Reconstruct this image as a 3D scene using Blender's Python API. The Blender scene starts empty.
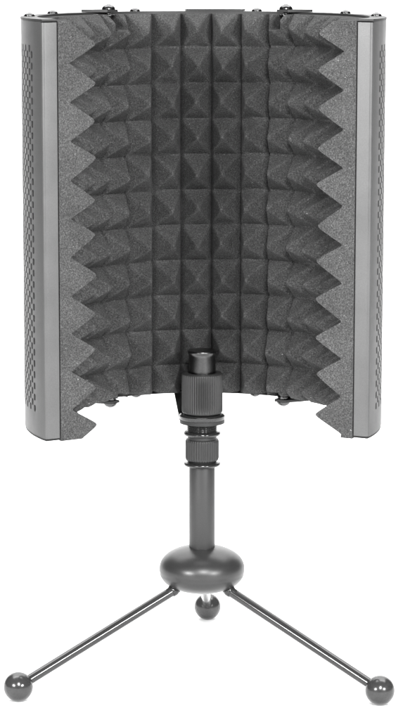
import bpy, bmesh, math, random
from math import sin, cos, pi, radians
from mathutils import Vector, Matrix, noise

random.seed(7)
scene = bpy.context.scene
col = scene.collection

# ------------------------------------------------------------------ helpers
def obj(name, bm, mat, parent=None, smooth=True, sharp=35, recalc=True):
    if recalc: bmesh.ops.recalc_face_normals(bm, faces=bm.faces)
    me = bpy.data.meshes.new(name)
    if smooth:
        for f in bm.faces:
            f.smooth = True
        lim = radians(sharp)
        for e in bm.edges:
            if len(e.link_faces) == 2 and e.calc_face_angle(0) > lim:
                e.smooth = False
    bm.to_mesh(me); bm.free()
    o = bpy.data.objects.new(name, me)
    col.objects.link(o)
    me.materials.append(mat)
    if parent:
        o.parent = parent
    return o

def empty(name, loc=(0, 0, 0), rz=0.0, label=None, cat=None):
    o = bpy.data.objects.new(name, None)
    o.empty_display_size = .03
    o.location = loc; o.rotation_euler = (0, 0, rz)
    col.objects.link(o)
    if label: o['label'] = label
    if cat: o['category'] = cat
    return o

def lathe(bm, prof, n=64, M=None, knurl=None):
    """prof: (r,z) pairs bottom to top; knurl=(count,depth,z0,z1)"""
    rings = []
    for r, z in prof:
        if r < 1e-6:
            rings.append([bm.verts.new((0, 0, z))]); continue
        ring = []
        for i in range(n):
            a = 2*pi*i/n
            rr = r
            if knurl and knurl[2] <= z <= knurl[3]:
                ph = (i*knurl[0]/n) % 1.0
                rr = r - knurl[1]*(0.5-0.5*cos(2*pi*ph))
            ring.append(bm.verts.new((rr*cos(a), rr*sin(a), z)))
        rings.append(ring)
    for a, b in zip(rings, rings[1:]):
        for i in range(n):
            j = (i+1) % n
            if len(a) == 1 and len(b) == 1: continue
            if len(a) == 1: bm.faces.new((a[0], b[j], b[i]))
            elif len(b) == 1: bm.faces.new((a[i], a[j], b[0]))
            else: bm.faces.new((a[i], a[j], b[j], b[i]))
    vs = [v for r in rings for v in r]
    if M is not None:
        bmesh.ops.transform(bm, matrix=M, verts=vs)
    return vs

def rounded(r, z0, z1, b, k=4):
    """profile of a cylinder with rounded rims"""
    p = [(0, z0)]
    for i in range(k+1):
        a = pi/2*i/k
        p.append((r-b+b*sin(a), z0+b-b*cos(a)))
    for i in range(k+1):
        a = pi/2*i/k
        p.append((r-b+b*cos(a), z1-b+b*sin(a)))
    p.append((0, z1))
    return p

def prism(bm, pts, z0, z1):
    """closed plan polygon extruded between two heights"""
    lo = [bm.verts.new((x, y, z0)) for x, y in pts]
    hi = [bm.verts.new((x, y, z1)) for x, y in pts]
    n = len(pts)
    for i in range(n):
        j = (i+1) % n
        bm.faces.new((lo[i], lo[j], hi[j], hi[i]))
    bm.faces.new(hi); bm.faces.new(list(reversed(lo)))

def align(p, q):
    d = (Vector(q)-Vector(p))
    return Matrix.Translation(p) @ d.to_track_quat('Z', 'Y').to_matrix().to_4x4(), d.length

# ---------------------------------------------------------------- materials
def new_mat(name):
    m = bpy.data.materials.new(name); m.use_nodes = True
    nt = m.node_tree
    b = nt.nodes['Principled BSDF']
    return m, nt, b

def N(nt, typ, **kw):
    n = nt.nodes.new(typ)
    for k, v in kw.items():
        if k in n.inputs: n.inputs[k].default_value = v
        else: setattr(n, k, v)
    return n

def ramp(nt, src, stops):
    r = nt.nodes.new('ShaderNodeValToRGB')
    els = r.color_ramp.elements
    while len(els) < len(stops): els.new(.5)
    for e, (p, c) in zip(els, stops):
        e.position = p; e.color = (c[0], c[1], c[2], 1) if isinstance(c, tuple) else (c, c, c, 1)
    nt.links.new(src, r.inputs[0])
    return r

def foam_material(name, gain):
    m, nt, b = new_mat(name)
    tc = N(nt, 'ShaderNodeTexCoord')
    fine = N(nt, 'ShaderNodeTexNoise', Scale=950.0, Detail=3.0, Roughness=.75)
    cell = N(nt, 'ShaderNodeTexVoronoi', Scale=700.0)
    big = N(nt, 'ShaderNodeTexNoise', Scale=28.0, Detail=4.0, Roughness=.6)
    spk = N(nt, 'ShaderNodeTexNoise', Scale=620.0, Detail=1.0)
    for n in (fine, cell, big, spk): nt.links.new(tc.outputs['Object'], n.inputs['Vector'])
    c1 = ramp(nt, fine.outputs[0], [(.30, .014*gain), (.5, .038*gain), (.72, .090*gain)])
    c2 = ramp(nt, big.outputs[0], [(.3, .82), (.7, 1.16)])
    c3 = ramp(nt, spk.outputs[0], [(.74, 0.0), (.84, .16)])
    mu = N(nt, 'ShaderNodeMix', data_type='RGBA', blend_type='MULTIPLY'); mu.inputs[0].default_value = 1
    nt.links.new(c1.outputs[0], mu.inputs[6]); nt.links.new(c2.outputs[0], mu.inputs[7])
    ad = N(nt, 'ShaderNodeMix', data_type='RGBA', blend_type='ADD'); ad.inputs[0].default_value = 1
    nt.links.new(mu.outputs[2], ad.inputs[6]); nt.links.new(c3.outputs[0], ad.inputs[7])
    nt.links.new(ad.outputs[2], b.inputs['Base Color'])
    b.inputs['Roughness'].default_value = .95
    b.inputs['Specular IOR Level'].default_value = .12
    b.inputs['Sheen Weight'].default_value = .0
    b.inputs['Sheen Roughness'].default_value = .6
    bp = N(nt, 'ShaderNodeBump', Strength=.25, Distance=.0003)
    nt.links.new(cell.outputs['Distance'], bp.inputs['Height'])
    bp2 = N(nt, 'ShaderNodeBump', Strength=.25, Distance=.0003)
    nt.links.new(fine.outputs[0], bp2.inputs['Height'])
    nt.links.new(bp.outputs[0], bp2.inputs['Normal'])
    nt.links.new(bp2.outputs[0], b.inputs['Normal'])
    return m

def coat_material(name, base, rough, metallic=0.0, spec=.5, grain=.12, bump=.05, scale=900.0, streak=False):
    """painted / plated surface: slight grain in colour, roughness and height"""
    m, nt, b = new_mat(name)
    tc = N(nt, 'ShaderNodeTexCoord')
    mp = N(nt, 'ShaderNodeMapping')
    if streak: mp.inputs['Scale'].default_value = (1, 1, .06)
    nt.links.new(tc.outputs['Object'], mp.inputs[0])
    a = N(nt, 'ShaderNodeTexNoise', Scale=scale, Detail=2.0)
    g = N(nt, 'ShaderNodeTexNoise', Scale=35.0, Detail=5.0, Roughness=.65)
    nt.links.new(mp.outputs[0], a.inputs['Vector']); nt.links.new(tc.outputs['Object'], g.inputs['Vector'])
    c1 = ramp(nt, a.outputs[0], [(.3, base*(1-grain)), (.7, base*(1+grain))])
    c2 = ramp(nt, g.outputs[0], [(.3, .93), (.7, 1.05)])
    mu = N(nt, 'ShaderNodeMix', data_type='RGBA', blend_type='MULTIPLY'); mu.inputs[0].default_value = 1
    nt.links.new(c1.outputs[0], mu.inputs[6]); nt.links.new(c2.outputs[0], mu.inputs[7])
    nt.links.new(mu.outputs[2], b.inputs['Base Color'])
    r1 = ramp(nt, g.outputs[0], [(.3, max(0.02, rough-.05)), (.7, min(1, rough+.06))])
    nt.links.new(r1.outputs[0], b.inputs['Roughness'])
    b.inputs['Metallic'].default_value = metallic
    b.inputs['Specular IOR Level'].default_value = spec
    bp = N(nt, 'ShaderNodeBump', Strength=bump, Distance=.0004)
    nt.links.new(a.outputs[0], bp.inputs['Height'])
    nt.links.new(bp.outputs[0], b.inputs['Normal'])
    return m

M_FOAM = foam_material('charcoal_foam', 1.0)
M_CUT = foam_material('cut_end_foam', 1.08)      # same foam, set slightly lighter on the two end faces
M_PANEL = coat_material('grey_satin_paint', .040, .42, .0, .35, .10, .10, 1100)
M_STRIP = coat_material('satin_trim', .066, .38, .25, .5, .08, .08, 1100)
M_CAP = coat_material('dark_cap_metal', .015, .48, .0, .35, .15, .08)
M_BLACK = coat_material('black_rubber_edge', .006, .6, 0, .3)
M_SCREW = coat_material('blackened_steel', .09, .22, 1.0, .5)
M_ZINC = coat_material('bright_zinc', .55, .22, 1.0, .5)
M_KNOB = coat_material('black_plastic', .022, .42, 0, .35, .12, .08)
M_POLE = coat_material('gunmetal_powder_coat', .020, .40, .0, .4, .12, .10, 1300)
M_RING = coat_material('polished_black', .016, .16, .0, .5)
M_HUB = coat_material('gunmetal_hub', .022, .34, .1, .5, .10, .06, 1300)
M_LEG = coat_material('black_chrome', .022, .09, .0, .5, .06, .02)
M_BALL = coat_material('glossy_black_ball', .026, .2, .0, .5, .12, .05, 700)

# ------------------------------------------------------------------ setting
m, nt, b = new_mat('white_paper_sweep')
tc = N(nt, 'ShaderNodeTexCoord')
pn = N(nt, 'ShaderNodeTexNoise', Scale=60.0, Detail=4.0)
nt.links.new(tc.outputs['Object'], pn.inputs['Vector'])
pr = ramp(nt, pn.outputs[0], [(.3, .90), (.7, .93)])
nt.links.new(pr.outputs[0], b.inputs['Base Color'])
b.inputs['Roughness'].default_value = .9
b.inputs['Specular IOR Level'].default_value = .1
M_SWEEP = m

bm = bmesh.new()
prof = [(-1.7, -.03), (-1.7, 0), (0, 0), (1.2, 0)]
for i in range(1, 17):
    a = pi/2*i/16
    prof.append((1.2+1.2*sin(a), 1.2-1.2*cos(a)))
prof += [(2.4, 2.0), (2.4, 3.6)]
rows = [[bm.verts.new((x, y, z)) for x in (-1.8, -.6, .6, 1.8)] for y, z in prof]
for r0, r1 in zip(rows, rows[1:]):
    for i in range(3):
        bm.faces.new((r0[i], r0[i+1], r1[i+1], r1[i]))
o = obj('floor', bm, M_SWEEP); o['kind'] = 'structure'

# --------------------------------------------------------- isolation shield
A, B = .1420, .1470            # half width and half depth of the plan curve
Z0, Z1 = .2355, .5545          # foot and top of the metal panels
T = 2.0735                     # half of the arc the shield wraps
TH = .627                      # where the wings hinge on the middle panel
shield = empty('isolation_shield', (.0006, -.0915, 0), .0470,
    'curved grey perforated metal screen lined with charcoal pyramid foam, clamped on top of the tripod',
    'sound shield')

def P(t, off):
    return ((A-off)*sin(t), (B-off)*cos(t))
def frame(t):
    """radial (outward) and tangential (growing t) unit vectors in plan"""
    tg = Vector((A*cos(t), -B*sin(t))).normalized()
    rd = Vector((-tg.y, tg.x))
    return rd, tg

# foam liner ---------------------------------------------------------------
FB, FV, FH = .0132, .0228, .0212     # back of foam, valley, tooth height
PITCH = .0296
ZF0, ZF1 = Z0+.0010, Z1+.0002
CP = 2*T/20
rnd = {}
def rv(i, j, k):
    key = (i, j, k)
    if key not in rnd: rnd[key] = random.uniform(-1, 1)
    return rnd[key]
AXP = Vector((0, 0))                  # pole axis, shield coordinates (for the dent of the knob)
def to_world(x, y):
    c, s = cos(shield.rotation_euler[2]), sin(shield.rotation_euler[2])
    return (shield.location.x+x*c-y*s, shield.location.y+x*s+y*c)
def foam_offset(t, z):
    fade = min(1.0, (T-abs(t))/.25)
    tt = t + fade*(.004*noise.noise((t*3, z*14, 1.7)) + .0025*noise.noise((t*9, z*45, 6)))
    zz = z + .0008*noise.noise((t*5, z*30, 4.2))
    u = tt/CP + .5                     # a tip lies on every whole multiple of CP
    ph = .0028 + .0021*t
    v = (Z1 + ph - .0005 - zz)/PITCH
    i, j = math.floor(u), math.floor(v)
    du, dv = u-i-.5, v-j-.5
    du -= .05*fade*rv(i, j, 0)*(1-abs(du)*2)
    dv -= .05*rv(i, j, 1)*(1-abs(dv)*2)
    k = 26.0
    mm = (abs(2*du)**k + abs(2*dv)**k)**(1/k)
    mm = min(mm, 1.0)
    if v > 10.98 and t > 0: mm = 1.0
    e = .11
    h = 1 - (math.sqrt(mm*mm+e*e)-e)/(math.sqrt(1+e*e)-e)
    h = math.sqrt(h*h+.0005)-.022*(1-h)*.5
    cr = min(1.0, max(0.0, (abs(2*du)-.84)/.16))
    h -= .20*min(1.0, max(0.0, (1.0-abs(t))/.35))*cr*cr*(3-2*cr)             # bending squeezes the upright grooves into deep creases
    top = FH*1.03*(1+.05*rv(i, j, 2))
    off = FV + top*h
    # cut-outs for the hinge bolts
    for th in (-TH, TH):
        if abs(t-th) < .042 and (z > Z1-.0115 or z < Z0+.006):
            off = FB+.002
    return off
def foam_point(t, z):
    off = foam_offset(t, z)
    x, y = P(t, off)
    # the foam is pressed back round the clamp knob
    wx, wy = to_world(x, y)
    if z < .266 and abs(wx) < .03:
        rr = .0200 if z < .258 else .0200*math.sqrt(max(0, 1-((z-.258)/.008)**2))
        if abs(wx) < rr and wy < math.sqrt(rr*rr-wx*wx):
            dy = math.sqrt(rr*rr-wx*wx)-wy
            y += min(dy, .03)
    return (x, y, z)
bm = bmesh.new()
NT, NZ = 20*20, 224
def foam_z(t, j):                      # the liner hangs a little lower at its two ends
    z0 = ZF0+.0015-.0052*(t/T)**4
    return z0+(ZF1-z0)*j/NZ
front, back = [], []
for j in range(NZ+1):
    front.append([bm.verts.new(foam_point(-T+2*T*i/NT, foam_z(-T+2*T*i/NT, j))) for i in range(NT+1)])
TB = [-T+2*T*i/NT for i in range(NT+1)]
for j in (0, NZ):
    back.append([bm.verts.new((*P(t, FB), foam_z(t, j))) for t in TB])
for j in range(NZ):
    a, c = front[j], front[j+1]
    for i in range(NT):
        bm.faces.new((a[i], a[i+1], c[i+1], c[i]))
for i in range(NT):
    bm.faces.new((back[0][i], back[0][i+1], front[0][i+1], front[0][i]))
    bm.faces.new((front[NZ][i], front[NZ][i+1], back[1][i+1], back[1][i]))
    bm.faces.new((back[0][i+1], back[0][i], back[1][i], back[1][i+1]))
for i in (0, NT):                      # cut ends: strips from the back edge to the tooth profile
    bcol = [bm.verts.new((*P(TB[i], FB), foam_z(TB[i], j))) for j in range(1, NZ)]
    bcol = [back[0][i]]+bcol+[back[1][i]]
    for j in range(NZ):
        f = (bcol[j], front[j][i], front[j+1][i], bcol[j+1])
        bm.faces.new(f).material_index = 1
foam = obj('foam_liner', bm, M_FOAM, shield, sharp=50)
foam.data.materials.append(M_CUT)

# metal panels -------------------------------------------------------------
TK = .0011                             # sheet thickness
def perforated(bm, t0, t1, m0, m1):
    """outer sheet between t0 and t1, slots staggered, solid margins m0/m1 (rad)"""
    pc = .0370
    n = max(1, int((t1-m1-t0-m0)/pc))
    pc = (t1-m1-t0-m0)/n
    pz = .0088
    sw, sh = .38, .30                 # half slot size as fraction of the cell
    shape = [(-1, -.62), (-.6, -1), (0, -1), (.6, -1), (1, -.62), (1, 0), (1, .62), (.6, 1), (0, 1), (-.6, 1), (-1, .62), (-1, 0)]
    rim = [(-1, -1), (-.6, -1), (0, -1), (.6, -1), (1, -1), (1, 0), (1, 1), (.6, 1), (0, 1), (-.6, 1), (-1, 1), (-1, 0)]
    def V(t, z, off=0): return bm.verts.new((*P(t, off), z))
    def face(vs, off):                 # outer skin faces out, inner skin faces in
        bm.faces.new(vs if off else tuple(reversed(vs)))
    def quad(ta, tb, za, zb):
        for off in (0, TK):
            face((V(ta, za, off), V(tb, za, off), V(tb, zb, off), V(ta, zb, off)), off)
    steps = 4
    for a, bb in ((t0, t0+m0), (t1-m1, t1)):
        for s in range(steps):
            quad(a+(bb-a)*s/steps, a+(bb-a)*(s+1)/steps, Z0, Z1)
    for c in range(n):
        ta = t0+m0+c*pc; tm = ta+pc/2
        zb = Z0+.0165+(pz/2 if c % 2 else 0)
        nr = int((Z1-.0165-zb)/pz)
        quad(ta, ta+pc, Z0, zb); quad(ta, ta+pc, zb+nr*pz, Z1)
        for r in range(nr):
            zm = zb+(r+.5)*pz
            for off in (0, TK):
                R = [V(tm+x*pc/2, zm+y*pz/2, off) for x, y in rim]
                S = [V(tm+x*pc*sw, zm+y*pz*sh, off) for x, y in shape]
                for k in range(12):
                    l = (k+1) % 12
                    face((R[k], R[l], S[l], S[k]), off)
                if off == 0: S0 = S
            for k in range(12):
                l = (k+1) % 12
                bm.faces.new((S0[k], S0[l], S[l], S[k]))
    bmesh.ops.remove_doubles(bm, verts=bm.verts, dist=2e-6)

def strip_polygon(t, s):
    """folded edge of a panel at arc position t; s = +1 when the sheet ends towards growing t"""
    rd, tg = frame(t)
    p0 = Vector(P(t, 0)); tg = tg*s
    r = .0024; d = .0124
    outer = [p0]
    for i in range(7):
        a = pi/2*i/6
        outer.append(p0 + tg*(r*sin(a)) - rd*(r-r*cos(a)))
    outer.append(p0 + tg*r - rd*(d-.0006))
    outer.append(p0 + tg*(r-.0006) - rd*d)
    outer.append(p0 - tg*.004 - rd*d)
    inner = [p0 - tg*.004 - rd*(d-TK), p0+tg*(r-TK)-rd*(d-TK)]
    for i in range(6, -1, -1):
        a = pi/2*i/6
        inner.append(p0 + tg*((r-TK)*sin(a)) - rd*(r-(r-TK)*cos(a)))
    return [(v.x, v.y) for v in outer+inner]

def arc_plate(bm, t0, t1, o0, o1, z0, z1, n=40, rnd_end=0.0):
    pts = [P(t0+(t1-t0)*i/n, o0) for i in range(n+1)]
    pts += [P(t1+(t0-t1)*i/n, o1) for i in range(n+1)]
    prism(bm, pts, z0, z1)

def dome_screw(parent, x, y, z, r=.0043, h=.0029, up=1, mat=None):
    bm = bmesh.new()
    prof = [(0, 0), (r*.96, 0), (r, .0005)]
    for i in range(1, 7):
        a = pi/2*i/6
        prof.append((r*cos(a) if i < 6 else r*.10, .0005+(h-.0005)*sin(a)))
    prof[-1] = (r*.34, h); prof += [(r*.26, h-.0009), (0, h-.0011)]
    M = Matrix.Translation((x, y, z)) @ (Matrix.Identity(4) if up > 0 else Matrix.Rotation(pi, 4, 'X'))
    lathe(bm, prof, 24, M)
    return obj('screw', bm, mat or M_SCREW, parent)

G = .0042
panels = [(-T-.001, -TH-G, 'left wing'), (-TH+G, TH-G, 'middle'), (TH+G, T+.001, 'right wing')]
for pi_, (t0, t1, nm) in enumerate(panels):
    e = .0024/.1445                    # arc taken by the fold at each end
    bm = bmesh.new()
    wing_l, wing_r = pi_ == 0, pi_ == 2
    perforated(bm, t0+e, t1-e, .112 if wing_l else .07, .100 if wing_r else .07)
    panel = obj('perforated_panel', bm, M_PANEL, shield, recalc=False)
    bm = bmesh.new()
    arc_plate(bm, t0+e, t1-e, .0052, .0058, Z0+.001, Z1-.001, 60)
    obj('backing_cloth', bm, M_BLACK, panel)
    for tt, s in ((t0+e, -1), (t1-e, 1)):
        bm = bmesh.new()
        prism(bm, strip_polygon(tt, s), Z0, Z1-.0006)
        obj('edge_strip', bm, M_STRIP, panel)
    for z, name, mat in ((Z1, 'top_cap', M_CAP), (Z0, 'bottom_cap', M_BLACK)):
        bm = bmesh.new()
        if name == 'top_cap': arc_plate(bm, t0-.001, t1+.001, -.0004, .0126, Z1+.0002, Z1+.0019)
        else: arc_plate(bm, t0, t1, .0003, .0122, Z0-.0016, Z0-.0002)
        bmesh.ops.bevel(bm, geom=[e_ for e_ in bm.edges if abs(e_.verts[0].co.z-e_.verts[1].co.z) < 1e-6],
                        offset=.0003, segments=1, affect='EDGES')
        obj(name, bm, mat, panel)
    for ts in {0: (-1.56, -1.06), 1: (-.383, .383), 2: (1.06, 1.56)}[pi_]:
        dome_screw(panel, *P(ts, .0066), Z1+.0018)
        dome_screw(panel, *P(ts, .0066), Z0-.0015, up=-1)

# hinges between the panels ------------------------------------------------
for th in (-TH, TH):
    for up in (1, -1):
        zb = Z1+.0021 if up > 0 else Z0-.0018
        bm = bmesh.new()
        a0, a1 = (-.10, .10)
        s = 1 if th > 0 else -1
        a0, a1 = (-.055, .125) if s > 0 else (-.125, .055)
        pts = [P(th+a0+(a1-a0)*i/12, .003) for i in range(13)]
        pts += [P(th+a1*.8, .0125), P(th+.045, .0235), P(th-.045, .0235), P(th+a0*.8, .0125)]
        prism(bm, pts, min(zb, zb+up*.0020), max(zb, zb+up*.0020))
        plate = obj('hinge_plate', bm, M_CAP, shield)
        bx, by = P(th, .0180)
        zt = zb+up*.0020
        dome_screw(plate, bx, by, zt, .0056, .0042, up).name = 'bolt_head'
        bm = bmesh.new()
        L = .0155 if up > 0 else .006
        prof = [(0, 0)]
        k = 22
        for i in range(k+1):
            prof.append((.0019+(.0003 if i % 2 else -.0002), L*i/k))
        prof.append((0, L))
        lathe(bm, prof, 16, Matrix.Translation((bx, by, zb-(L if up > 0 else 0))))
        obj('threaded_bolt', bm, M_ZINC, plate)
        if up > 0:
            bm = bmesh.new()
            lathe(bm, [(0, 0), (.0034, 0), (.0042, .0007), (.0042, .0034), (.0034, .0041), (0, .0041)], 6,
                  Matrix.Translation((bx, by, zb-.0120)))
            obj('nut', bm, M_ZINC, plate, smooth=False)
            bm = bmesh.new()
            lathe(bm, rounded(.0049, 0, .0011, .0004), 24, Matrix.Translation((bx, by, zb-.0032)))
            obj('washer', bm, M_SCREW, plate)
        else:
            bm = bmesh.new()
            lathe(bm, rounded(.0050, 0, .0022, .0005), 24, Matrix.Translation((bx, by, zb+.0002)))
            obj('washer', bm, M_SCREW, plate)

# clamp plate along the middle of the top edge
bm = bmesh.new()
arc_plate(bm, -.06, .30, .001, .0118, Z1+.0021, Z1+.0036)
obj('top_plate', bm, M_CAP, shield)

# bracket under the middle panel, ring round the stud, knurled knob --------
inv = Matrix.Rotation(-shield.rotation_euler[2], 4, 'Z') @ Matrix.Translation(-Vector(shield.location))
def local(bm): bmesh.ops.transform(bm, matrix=inv, verts=bm.verts)
ZR = .2165                              # underside of the bracket ring
bm = bmesh.new()
# upright plate: tapers downward, bolted behind the middle panel
yb0, yb1 = .0560, .0590
up = [(-.0205, ZR+.002), (-.0262, .243), (-.0275, .300), (.0190, .300), (.0170, .243), (.0120, ZR+.002)]
f0 = [bm.verts.new((x, yb0 if z > .24 else .034, z)) for x, z in up]
f1 = [bm.verts.new((x, yb1 if z > .24 else .037, z)) for x, z in up]
for i in range(6):
    j = (i+1) % 6
    bm.faces.new((f0[i], f0[j], f1[j], f1[i]))
for q in ((0, 1, 4, 5), (1, 2, 3, 4)):
    bm.faces.new([f0[k] for k in q]); bm.faces.new([f1[k] for k in reversed(q)])
# foot plate reaching forward, with a round end under the knob
pts = [(-.0205, .0365), (-.0192, .012)]
for i in range(25):
    a = radians(168)+radians(204)*i/24
    pts.append((.0188*cos(a), .0188*sin(a)))
pts += [(.0150, .012), (.0125, .0365)]
prism(bm, pts, ZR, ZR+.0030)
local(bm)
bracket = obj('mounting_bracket', bm, M_CAP, shield, sharp=25)
bm = bmesh.new()
lathe(bm, [(.012, ZR+.0031), (.0186, ZR+.0031), (.0192, ZR+.0040), (.0192, ZR+.0062), (.0182, ZR+.0072), (.0172, ZR+.0076), (.012, ZR+.0076)], 72)
local(bm)
obj('lock_ring', bm, M_RING, bracket)

KZ0, KZ1 = .2245, .2590
bm = bmesh.new()
r = .0171
prof = [(0, KZ0), (.0150, KZ0), (.0163, KZ0+.0004), (.0168, KZ0+.0016), (r, KZ0+.0024)]
prof += [(r, KZ0+.0024+(KZ1-KZ0-.0046)*i/6) for i in range(1, 7)]
prof += [(.0169, KZ1-.0012), (.0160, KZ1-.0003), (.0148, KZ1), (.0118, KZ1), (.0112, KZ1-.0012), (0, KZ1-.0012)]
lathe(bm, prof, 52*6, None, (52, .0009, KZ0+.0020, KZ1-.0018))
local(bm)
knob = obj('clamp_knob', bm, M_KNOB, shield, sharp=60)
bm = bmesh.new()
prof = [(0, KZ1-.001), (.0112, KZ1-.001), (.0112, KZ1+.0012)]
prof = prof[:3]+[(.0112, .2600+.0136*i/8) for i in range(9)]+[(.0114, .2752), (.0121, .2758), (.0122, .2770), (.0118, .2776), (0, .2777)]
lathe(bm, prof, 72)
local(bm)
obj('stud', bm, coat_material('worn_steel', .07, .30, 1.0), knob, sharp=50)

# ------------------------------------------------------------ tripod stand
tripod = empty('tripod_stand', (0, 0, 0), 0,
    'black tabletop tripod with round hub and three ball-footed legs standing on the white floor',
    'tripod')
PR = .01085
bm = bmesh.new()
lathe(bm, rounded(PR, .1040, .1795, .0006, 3), 96)
pole = obj('pole', bm, M_POLE, tripod)
bm = bmesh.new()
lathe(bm, [(0, .100), (.0113, .100), (.0117, .1012), (.0117, .1048), (.0112, .1062), (.0100, .1066), (0, .1066)], 72)
obj('pole_collar', bm, M_RING, tripod)

def ring(r, zc, h, ri=.010):
    bm = bmesh.new()
    prof = [(ri, zc-h)]
    for i in range(13):
        a = -pi/2+pi*i/12
        prof.append((r-h+h*cos(a)*1.0, zc+h*sin(a)))
    prof.append((ri, zc+h))
    lathe(bm, prof, 96)
    return bm
obj('flange_ring', ring(.0155, .1815, .0016), M_RING, tripod)
bm = bmesh.new()
kz0, kz1 = .1845, .2030
prof = [(.009, .1826), (.0118, .1826), (.0122, kz0), (.0136, kz0+.0006), (.0140, kz0+.0022)]
prof += [(.0140, kz0+.0024+(kz1-kz0-.0048)*i/5) for i in range(6)]
prof += [(.0140, kz1-.0022), (.0135, kz1-.0006), (.0122, kz1), (.0120, kz1+.0022), (.009, kz1+.0022)]
lathe(bm, prof, 40*6, None, (40, .0007, kz0+.0020, kz1-.0020))
obj('locking_collar', bm, M_KNOB, tripod, sharp=60)
obj('flange_ring', ring(.0156, .2076, .0018), M_RING, tripod)
bm = bmesh.new()
prof = [(0, .2040), (.0118, .2040), (.0118, .2090)]
for i in range(8):
    z = .2092+.0074*i/8
    prof += [(.0122, z), (.0128, z+.0004), (.0122, z+.0008)]
prof += [(.0120, .2163), (0, .2163)]
lathe(bm, prof, 72)
obj('threaded_neck', bm, M_RING, tripod, sharp=60)

# hub: a fat, slightly flattened disc with a faint seam round its waist
HZ, HA, HC = .0905, .0360, .0205
bm = bmesh.new()
prof = [(0, HZ-HC)]
for i in range(1, 48):
    a = -pi/2+pi*i/48
    ca, sa = cos(a), sin(a)
    n = 2.25
    k = (abs(ca)**n+abs(sa)**n)**(-1/n)
    rr = HA*ca*k
    if abs(i-22) < 1: rr -= .00035
    prof.append((rr, HZ+HC*sa*k*(.97 if sa > 0 else .93)))
prof.append((0, HZ+HC*.97))
lathe(bm, prof, 128)
hub = obj('hub', bm, M_HUB, tripod, sharp=60)

LEN, BZ, BR = .1703, .0121, .0121
for k in (-1, 1, 3):
    t = -.031+k*pi/3
    d = Vector((sin(t), -cos(t), 0))
    p = d*.0235+Vector((0, 0, .0770)); q = d*LEN+Vector((0, 0, BZ))
    M, L = align(p, q)
    bm = bmesh.new()
    lathe(bm, [(0, 0), (.0042, 0), (.0042, L*.25), (.0042, L*.5), (.0042, L*.75), (.0042, L-.004), (0, L-.004)], 40, M)
    leg = obj('leg', bm, M_LEG, tripod)
    bm = bmesh.new()
    lathe(bm, [(.003, .002), (.0047, .002), (.0050, .0028), (.0050, .0058), (.0046, .0066), (.003, .0066)], 40, M)
    obj('leg_socket', bm, M_RING, leg)
    bm = bmesh.new()
    prof = [(0, -BR)]
    for i in range(1, 32):
        a = -pi/2+pi*i/32
        prof.append((BR*cos(a), BR*sin(a)))
    prof.append((0, BR))
    MB = Matrix.Translation(q)
    lathe(bm, prof, 64, MB)
    obj('ball_foot', bm, M_BALL, leg)

# ---------------------------------------------------------------- lighting
w = bpy.data.worlds.new('World'); scene.world = w; w.use_nodes = True
bg = w.node_tree.nodes['Background']
bg.inputs[0].default_value = (1, 1, 1, 1); bg.inputs[1].default_value = .10

def softbox(name, loc, aim, sx, sy, power):
    l = bpy.data.lights.new(name, 'AREA'); l.shape = 'RECTANGLE'; l.size = sx; l.size_y = sy; l.energy = power
    o = bpy.data.objects.new(name, l); col.objects.link(o)
    o.location = loc
    o.rotation_euler = (Vector(aim)-Vector(loc)).to_track_quat('-Z', 'Y').to_euler()
    return o
softbox('overhead_softbox', (0, 1.0, 2.7), (0, .9, 0), 3.6, 2.4, 130)
softbox('backdrop_softbox', (0, .6, 3.3), (0, 2.4, 1.0), 4.0, .8, 60)
for s, p in ((-1, 62), (1, 54)):
    softbox('front_softbox', (s*(1.31 if s < 0 else 1.20), -1.78, .88), (0, 0, .36), .55, .34, p)
softbox('key_softbox', (.20, -2.15, 1.50), (0, 0, .38), .5, .7, 80)

# ------------------------------------------------------------------ camera
cam = bpy.data.cameras.new('camera')
co = bpy.data.objects.new('camera', cam); col.objects.link(co)
pitch = .15776
co.location = (-.0021, -2.07805, .61184+.007)
co.rotation_euler = (pi/2-pitch, -.0010, 0)
cam.sensor_fit = 'HORIZONTAL'; cam.sensor_width = 36
cam.lens = 2530.74/403*36
cam.shift_x = 1.37/403
cam.shift_y = -22.39/403
cam.clip_start = .05; cam.clip_end = 100
scene.camera = co

scene.view_settings.view_transform = 'Standard'
scene.view_settings.look = 'None'
scene.view_settings.exposure = 0; scene.view_settings.gamma = 1
